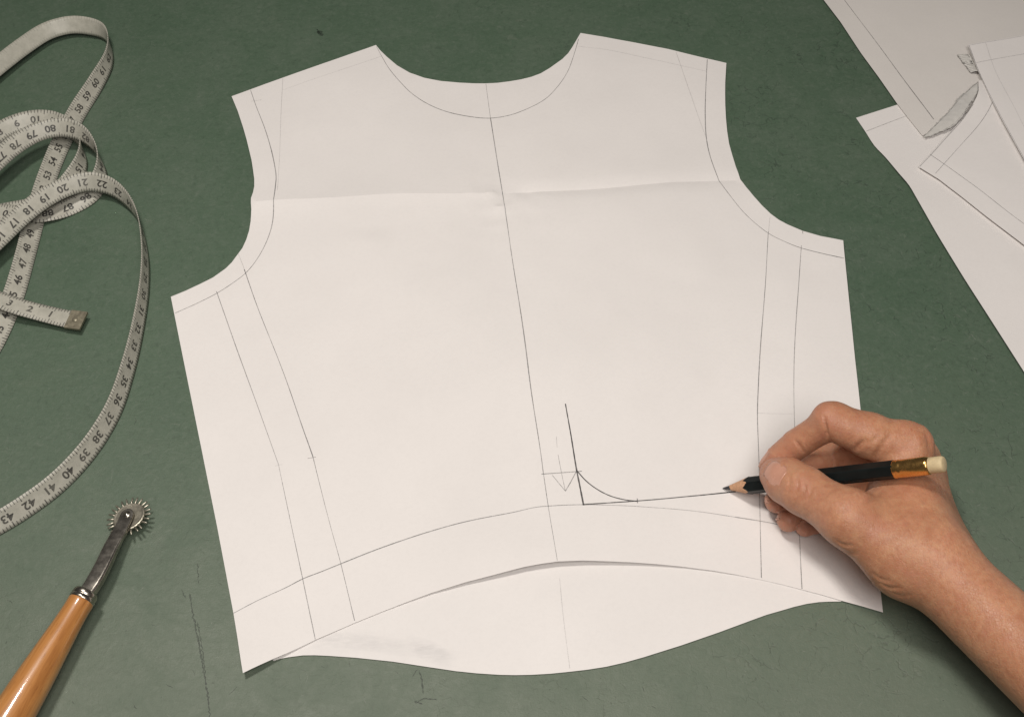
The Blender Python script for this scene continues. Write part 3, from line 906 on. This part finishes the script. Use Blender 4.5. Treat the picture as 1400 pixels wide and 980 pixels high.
# ------------------------------------------------------------------ pencil
TIP = P(988, 667.5, 1.6)
TAIL = P(1291, 634, 60)
PAX = (TAIL-TIP)/np.linalg.norm(TAIL-TIP)
PLEN = np.linalg.norm(TAIL-TIP)
PR = .0034
def build_pencil():
    root = bpy.data.objects.new('pencil', None)
    root.location = TIP
    COL.objects.link(root)
    bpy.context.view_layer.update()
    tag(root, 'black hexagonal pencil with gold ferrule and cream eraser held in the hand', 'pencil')
    sd = np.cross(PAX, [0, 0, 1.0]); sd /= np.linalg.norm(sd); nm = np.cross(sd, PAX)
    n = 72
    th = np.linspace(0, 2*math.pi, n, endpoint=False)
    rot = .2
    apo = PR*.955
    m = (th-rot) % (math.pi/3)-math.pi/6
    rhex = np.minimum(apo/np.cos(m), PR*1.075)
    k = PR/.0122               # slope of the sharpened cone
    rng = np.random.default_rng(2)
    def ring(t, r):
        return [TIP+PAX*tt+sd*rr_*math.cos(g)+nm*rr_*math.sin(g) for tt, rr_, g in zip(np.broadcast_to(t, n), np.broadcast_to(r, n), th)]
    def skin(rings, name, m_, smooth=True, caps=(False, False)):
        V = [p for r in rings for p in r]
        F = []
        for i in range(len(rings)-1):
            for j in range(n):
                F.append((i*n+j, i*n+(j+1) % n, (i+1)*n+(j+1) % n, (i+1)*n+j))
        if caps[0]: F.append(tuple(range(n))[::-1])
        if caps[1]: F.append(tuple((len(rings)-1)*n+j for j in range(n)))
        o = mesh(name, V, F, M[m_], root, smooth)
        return o
    jag = .00035*np.sin(th*6+1)+.0002*np.sin(th*13+2)+rng.normal(0, .00006, n)
    tf = rhex/k+jag+.0004
    tl = .0040+.00025*np.sin(th*3)
    skin([ring(0, .00012), ring(.0004, .0003), ring(.0015, .00055), ring(.0028, .0028*k), ring(tl, tl*k)], 'lead', 'lead', caps=(True, False))
    skin([ring(tl, tl*k), ring(tl*.6+tf*.4, (tl*.6+tf*.4)*k), ring(tf-.0002, (tf-.0002)*k)], 'sharpened_wood', 'pencilwood')
    fend = PLEN-.0192
    skin([ring(tf-.0002, (tf-.0002)*k), ring(tf, rhex*.985), ring(tf+.0005, rhex), ring(fend, rhex)], 'barrel', 'lacquer', smooth=False)
    fr = [(fend-.0002, 3.55), (fend, 3.52), (fend+.0006, 3.6), (fend+.0014, 3.4), (fend+.002, 3.6), (fend+.0026, 3.4), (fend+.0034, 3.52), (fend+.0075, 3.52), (fend+.0082, 3.55), (fend+.0088, 3.56), (fend+.0095, 3.55), (fend+.0102, 3.56), (fend+.0125, 3.52), (fend+.0133, 3.4), (fend+.0138, 3.05)]
    skin([ring(t, r*MM) for t, r in fr], 'ferrule', 'gold', caps=(True, True))
    er = [(fend+.0130, 2.9), (fend+.0136, 3.05), (fend+.0180, 3.1), (fend+.0187, 3.0), (fend+.0191, 2.75), (fend+.0193, 2.2), (fend+.0194, .3)]
    skin([ring(t, r*MM) for t, r in er], 'eraser', 'rubber', caps=(True, True))
build_pencil()

# ------------------------------------------------------------------ hand
def build_hand():
    vox = .62
    J = lambda u, v, z: P(u, v, z)/MM          # mm
    prims = []
    def cone(a, b, ra, rb, k=3.0, sq=None):
        prims.append((np.array(a), np.array(b), ra, rb, k))
    # joints, read off the photograph with their heights above the table
    I = dict(mcp=J(1240, 614, 37), pip=J(1137, 576, 43), dip=J(1089, 607, 28.5), tip=J(1053, 638, 16))
    Md = dict(mcp=J(1246, 628, 24), pip=J(1138, 619, 9.5), dip=J(1096, 651, 10), tip=J(1062, 685, 9.5))
    R = dict(mcp=J(1258, 652, 22), pip=J(1160, 656, 10), dip=J(1116, 684, 10), tip=J(1078, 711, 8.6))
    Li = dict(mcp=J(1258, 690, 16), pip=J(1182, 684, 9), dip=J(1138, 701, 7.2), tip=J(1101, 719, 6.2))
    T = dict(cmc=J(1236, 764, 33), mcp=J(1160, 708, 39), ip=J(1098, 670, 32), tip=J(1061, 648, 24))
    WR = J(1287, 783, 31)
    EB = J(1560, 1040, 42)
    # forearm: two bones' worth of breadth, flattened
    fd = (EB-WR)/np.linalg.norm(EB-WR)
    fs = np.cross(fd, [0, 0, 1.0]); fs /= np.linalg.norm(fs)
    fu = np.cross(fs, fd)
    tw = fs*.45+fu*.9*1.0
    tw /= np.linalg.norm(tw)
    for s_, r0, r1 in ((5.0, 13.2, 15.6), (-5.0, 13.2, 15.6)):
        cone(WR-fd*6+tw*s_*.9, EB+tw*s_*1.35, r0, r1, 9)
        cone(EB+tw*s_*1.35, EB+fd*110+tw*s_*2.4, r1, r1+7, 9)
    # palm: metacarpals
    cone(WR+J(0, 0, 0)*0+tw*9-fd*8, I['mcp']+(WR-I['mcp'])*.04+np.array([0, 0, -3]), 12.2, 8.8, 7)
    cone(WR+tw*3-fd*6, Md['mcp'], 12.6, 9.0, 7)
    cone(WR-tw*4-fd*6, R['mcp'], 12.6, 9.2, 7)
    cone(WR-tw*9-fd*4, Li['mcp'], 12.5, 9.5, 7)
    # palm bulk / hypothenar
    cone(J(1290, 780, 20), J(1225, 700, 15), 14, 13, 9)
    # thenar and first web
    cone(WR+tw*5-fd*3, T['cmc'], 13.5, 12.5, 9)
    cone(T['cmc'], T['mcp'], 12.8, 10.8, 7)
    cone(J(1244, 735, 32), J(1236, 665, 27), 11, 8.5, 10)
    cone(J(1200, 712, 33), J(1232, 655, 26), 9, 7.5, 9)
    # thumb
    cone(T['mcp'], T['ip'], 10.7, 8.7, 4)
    cone(T['ip'], T['ip']*.4+T['tip']*.6, 9.2, 8.6, 4)
    cone(T['ip']*.4+T['tip']*.6, T['tip'], 8.6, 6.6, 4)
    # index
    def finger(f, r, k=2.2):
        cone(f['mcp'], f['mcp']*.5+f['pip']*.5, r[0]*1.06, r[0], k+1.5)
        cone(f['mcp']*.5+f['pip']*.5, f['pip'], r[0], r[1], k)
        cone(f['pip'], f['pip']*.5+f['dip']*.5, r[1]*.99, r[2]*.99, .25)
        cone(f['pip']*.5+f['dip']*.5, f['dip'], r[2]*.99, r[2], .25)
        cone(f['dip'], f['dip']*.45+f['tip']*.55, r[2]*.98, r[3]*1.06, .25)
        cone(f['dip']*.45+f['tip']*.55, f['tip'], r[3]*1.06, r[3]*.82, .25)
    finger(I, (8.8, 7.5, 6.2, 5.6))
    finger(Md, (9.0, 7.8, 6.6, 6.0))
    finger(R, (8.8, 7.4, 6.2, 5.8))
    finger(Li, (8.0, 6.6, 5.5, 5.2))
    # knuckle heads
    cone(I['pip']+np.array([-1.5, 1.2, 1.0]), I['pip']+np.array([1.5, 1.4, .8]), 5.7, 5.7, 3)
    cone(I['mcp']+np.array([1.5, 2, 2.5]), I['mcp']+np.array([0, 3, 3.0]), 6.8, 6.2, 6)
    cone(Md['mcp']+np.array([3.5, 1, 1.0]), Md['mcp']+np.array([2, 2, 2.0]), 6.4, 6.0, 4)
    # ----- field
    lo = np.min([np.minimum(a-ra, b-rb) for a, b, ra, rb, k in prims], 0)-6
    hi = np.max([np.maximum(a+ra, b+rb) for a, b, ra, rb, k in prims], 0)+6
    lo[2] = -2
    dim = np.ceil((hi-lo)/vox).astype(int)+1
    D_ = np.full(dim, 30.0, np.float32)
    ax = [lo[i]+np.arange(dim[i])*vox for i in range(3)]
    for a, b, ra, rb, k in prims:
        m = max(ra, rb)+k*1.5+4
        l_ = np.maximum(((np.minimum(a, b)-m-lo)/vox).astype(int), 0)
        h_ = np.minimum(((np.maximum(a, b)+m-lo)/vox).astype(int)+1, dim)
        sl = tuple(slice(l_[i], h_[i]) for i in range(3))
        X, Y, Z = np.meshgrid(*[ax[i][sl[i]].astype(np.float32) for i in range(3)], indexing='ij')
        ab = b-a
        t = np.clip(((X-a[0])*ab[0]+(Y-a[1])*ab[1]+(Z-a[2])*ab[2])/(ab@ab+1e-9), 0, 1)
        d = np.sqrt((X-a[0]-t*ab[0])**2+(Y-a[1]-t*ab[1])**2+(Z-a[2]-t*ab[2])**2)-(ra+(rb-ra)*t)
        o = D_[sl]
        hh = np.maximum(k-np.abs(o-d), 0)/k
        D_[sl] = np.minimum(o, d)-hh*hh*k*.25
    # fingers press around the pencil, and flatten where they rest on the paper
    a, b = TIP/MM, TAIL/MM
    hi_ = np.minimum(((np.maximum(a, b)+9-lo)/vox).astype(int), dim)
    lo_ = np.maximum(((np.minimum(a, b)-9-lo)/vox).astype(int), 0)
    box = tuple(slice(lo_[i], hi_[i]) for i in range(3))
    X, Y, Z = np.meshgrid(*[ax[i][box[i]].astype(np.float32) for i in range(3)], indexing='ij', sparse=True)
    Db = D_[box]
    ab = b-a
    t = np.clip(((X-a[0])*ab[0]+(Y-a[1])*ab[1]+(Z-a[2])*ab[2])/(ab@ab), 0, 1)
    dp = np.sqrt((X-a[0]-t*ab[0])**2+(Y-a[1]-t*ab[1])**2+(Z-a[2]-t*ab[2])**2)-3.75
    k = 1.2
    hh = np.maximum(k-np.abs(Db+dp), 0)/k
    D_[box] = np.maximum(Db, -dp)+hh*hh*k*.25
    D_ = np.maximum(D_, (2.0-ax[2].astype(np.float32))[None, None, :])
    # ----- surface nets
    ins = D_ < 0
    cs = np.zeros(np.array(dim)-1, np.int8)
    for i in (0, 1):
        for j in (0, 1):
            for l in (0, 1):
                cs += ins[i:dim[0]-1+i, j:dim[1]-1+j, l:dim[2]-1+l]
    act = (cs > 0) & (cs < 8)
    idx = np.full(act.shape, -1, np.int64)
    cells = np.argwhere(act)
    idx[act] = np.arange(len(cells))
    acc = np.zeros((len(cells), 3)); cnt = np.zeros(len(cells))
    cor = [(i, j, l) for i in (0, 1) for j in (0, 1) for l in (0, 1)]
    val = {c: D_[cells[:, 0]+c[0], cells[:, 1]+c[1], cells[:, 2]+c[2]].astype(float) for c in cor}
    for c0 in cor:
        for axx in range(3):
            if c0[axx]: continue
            c1 = list(c0); c1[axx] = 1; c1 = tuple(c1)
            v0, v1 = val[c0], val[c1]
            x = (v0 < 0) != (v1 < 0)
            f = np.where(x, v0/np.where(x, v0-v1, 1), 0)
            p = np.array(c0, float)[None]+0*acc; p[:, axx] += f
            acc[x] += p[x]; cnt[x] += 1
    vv = (cells+acc/cnt[:, None])*vox+lo
    quads = []
    for axx in range(3):
        s0 = [slice(None)]*3; s1 = [slice(None)]*3
        s0[axx] = slice(0, -1); s1[axx] = slice(1, None)
        A, B = ins[tuple(s0)], ins[tuple(s1)]
        e = np.argwhere(A != B)
        u, w_ = (axx+1) % 3, (axx+2) % 3
        ok = (e[:, u] > 0) & (e[:, w_] > 0) & (e[:, u] < dim[u]-1) & (e[:, w_] < dim[w_]-1)
        e = e[ok]
        flip = A[tuple(e.T)]
        def g(du, dw):
            q = e.copy(); q[:, u] += du; q[:, w_] += dw
            return idx[tuple(q.T)]
        q = np.stack([g(-1, -1), g(0, -1), g(0, 0), g(-1, 0)], 1)
        q[~flip] = q[~flip][:, ::-1]
        quads.append(q)
    quads = np.vstack(quads)
    quads = quads[(quads >= 0).all(1)]
    # light Taubin smoothing
    ed = np.vstack([quads[:, [0, 1]], quads[:, [1, 2]], quads[:, [2, 3]], quads[:, [3, 0]]])
    deg = np.bincount(ed[:, 0], minlength=len(vv))+np.bincount(ed[:, 1], minlength=len(vv))
    def lap(x):
        o = np.zeros_like(x)
        for i in range(3):
            o[:, i] = np.bincount(ed[:, 0], x[ed[:, 1], i], len(x))+np.bincount(ed[:, 1], x[ed[:, 0], i], len(x))
        return o/np.maximum(deg, 1)[:, None]-x
    for _ in range(6):
        vv = vv+.5*lap(vv); vv = vv-.52*lap(vv)
    return vv, quads, dict(I=I, M=Md, R=R, L=Li, T=T)

HV, HQ, HJ = build_hand()

def normals(v, q):
    n = np.cross(v[q[:, 2]]-v[q[:, 0]], v[q[:, 3]]-v[q[:, 1]])
    o = np.zeros_like(v)
    for j in range(4):
        for i in range(3):
            o[:, i] += np.bincount(q[:, j], n[:, i], len(v))
    return o/(np.linalg.norm(o, axis=1)[:, None]+1e-12)

hand_bvh = BVHTree.FromPolygons([Vector(v) for v in HV*MM], [tuple(q) for q in HQ])
def on_skin(u, v):
    d = FW+(u-700)/FPX*RT-(v-490)/FPX*UP
    h = hand_bvh.ray_cast(Vector(C0), Vector(d).normalized())
    return None if h[0] is None else np.array(h[0])/MM

def creases(V, Q):
    """skin folds: furrows pressed into the surface along short curves"""
    N = normals(V, Q)
    out = V.copy()
    def fold(px, depth, width, puff=.12):
        pts = [on_skin(u, v) for u, v in px]
        pts = [p for p in pts if p is not None]
        if len(pts) < 2: return
        p = spline(pts, .8)
        c = p.mean(0); rad = np.linalg.norm(p-c, axis=1).max()+6*width
        near = np.where(np.linalg.norm(V-c, axis=1) < rad)[0]
        d = np.full(len(near), 99.); e = np.zeros(len(near))
        for i, x in enumerate(p):
            q = np.linalg.norm(V[near]-x, axis=1)
            m = q < d
            d[m] = q[m]; e[m] = math.sin(math.pi*(i+.5)/len(p))**.5
        f = -depth*np.exp(-(d/width)**2)+puff*depth*np.exp(-((d-2.2*width)/(1.2*width))**2)
        out[near] += N[near]*(f*e)[:, None]
    # index finger: folds on the palm side of the joints
    fold([(1127, 571), (1128, 579), (1130, 588), (1131, 597)], 1.2, .75, .05)
    fold([(1072, 630), (1072, 645), (1065, 663)], .45, .55, .2)
    fold([(1087, 601), (1092, 608), (1098, 617)], .65, .75, .05)
    fold([(1182, 602), (1175, 608), (1170, 615)], .9, 1.0)
    fold([(1208, 606), (1202, 616), (1194, 626)], .6, 1.1)
    fold([(1198, 598), (1190, 606)], .4, .8)
    fold([(1216, 596), (1208, 604)], .3, .8)
    # clefts between the curled fingertips
    fold([(1058, 700), (1066, 699), (1076, 697), (1088, 692)], 1.3, .9, 0)
    fold([(1086, 729), (1089, 720), (1096, 711), (1106, 704)], 1.3, .9, 0)
    # thumb: over the knuckle
    fold([(1078, 652), (1080, 662), (1077, 672)], .35, .7)
    fold([(1088, 650), (1091, 662), (1088, 675)], .35, .7)
    fold([(1098, 655), (1101, 667), (1097, 680)], .3, .7)
    fold([(1107, 662), (1108, 674), (1103, 685)], .22, .7)
    # thenar edge and wrist folds
    fold([(1143, 738), (1152, 744), (1164, 745)], .4, .8)
    fold([(1147, 749), (1158, 755), (1172, 756)], .25, .8)
    fold([(1195, 785), (1205, 792), (1218, 793)], .35, .9)
    fold([(1203, 797), (1215, 803), (1230, 803)], .4, .9)
    fold([(1216, 808), (1230, 814), (1246, 812)], .3, 1.0)
    fold([(1180, 690), (1192, 682), (1200, 672)], .7, 1.0)
    fold([(1345, 795), (1355, 790), (1366, 783)], .2, .8)
    # tendon and knuckle hollows on the back of the hand
    fold([(1262, 690), (1272, 720), (1285, 750)], .7, 4.5, 0)
    fold([(1236, 590), (1244, 604), (1248, 620)], .3, 2.5, 0)
    fold([(1264, 590), (1270, 602), (1272, 618)], .6, 1.8, .2)
    return out
HV = creases(HV, HQ)
hand_me = bpy.data.meshes.new('hand')
hand_me.from_pydata([tuple(p) for p in HV*MM], [], [tuple(int(i) for i in q) for q in HQ])
hand_me.update()
hand = link('hand', hand_me, M['skin'])
tag(hand, 'bare right hand and forearm resting on the pattern and gripping the pencil', 'hand')
bl = np.zeros(len(HV))
for f in HJ.values():
    for kx, rad, amt in (('tip', 11, .8), ('dip' if 'dip' in f else 'ip', 9, .45), ('pip' if 'pip' in f else 'mcp', 9, .35)):
        bl = np.maximum(bl, amt*np.exp(-(np.linalg.norm(HV-f[kx], axis=1)/rad)**2))
at = hand_me.attributes.new('blush', 'FLOAT', 'POINT')
at.data.foreach_set('value', bl.astype(np.float32))
hand_bvh = BVHTree.FromPolygons([Vector(v) for v in HV*MM], [tuple(q) for q in HQ])

def nail(center, along, normal, ln, wd, name='fingernail'):
    """nail plate lying on the finger: centre (mm), direction to the tip, outward normal"""
    al = along/np.linalg.norm(along)
    nr = normal-al*(normal@al); nr /= np.linalg.norm(nr)
    sd = np.cross(al, nr)
    nu, nv = 18, 14
    V, F, ok = [], [], {}
    for i in range(nu+1):
        for j in range(nv+1):
            x = i/nu*2-1
            y = (j/nv*2-1)
            # squarish nail: rounded root, slightly rounded free edge
            wloc = wd/2*(1-.55*max(0, -x-.25)**2-.35*max(0, x-.55)**2*2)
            p = center+al*(x*ln/2)+sd*(y*wloc)
            h = hand_bvh.ray_cast(Vector((p+nr*9)*MM), Vector(-nr))
            if h[0] is not None and (h[0]-Vector(p*MM)).length < .0028:
                q = np.array(h[0])
            else:
                q = np.array(hand_bvh.find_nearest(Vector(p*MM))[0])
            V.append(q+nr*MM*(.42-.42*abs(y)**3-.15*max(0, -x)**3+.10*max(0, x)))
    for i in range(nu):
        for j in range(nv):
            k = i*(nv+1)+j
            F.append((k, k+1, k+nv+2, k+nv+1))
    V = np.array(V)
    # relax
    g = V.reshape(nu+1, nv+1, 3)
    for _ in range(6):
        g[1:-1, 1:-1] = (g[:-2, 1:-1]+g[2:, 1:-1]+g[1:-1, :-2]+g[1:-1, 2:])/4
    o = mesh(name, g.reshape(-1, 3), F, M['nail'], hand)
    md = o.modifiers.new('thickness', 'SOLIDIFY'); md.thickness = .0004; md.offset = -1
    return o
viewv = -FW
t_al = HJ['T']['tip']-HJ['T']['ip']
nail(on_skin(1058, 646), t_al, np.array([-.28, -.22, .92]), 11.0, 9.5)
i_al = HJ['I']['tip']-HJ['I']['dip']
nail(HJ['I']['tip']+np.array([-3.2, 3.4, 1.6]), i_al, np.array([-.65, .62, .42]), 10.5, 8.5)
for key in 'MRL':
    f = HJ[key]
    a_ = f['tip']-f['dip']
    nn_ = np.array([-.74, .56, .37])
    nail(f['tip']+a_/np.linalg.norm(a_)*1.2+nn_*3.8, a_, nn_, 5.5, 4.6)

for o in bpy.data.objects:
    for kx in ('bv', 'bz'):
        if kx in o: del o[kx]
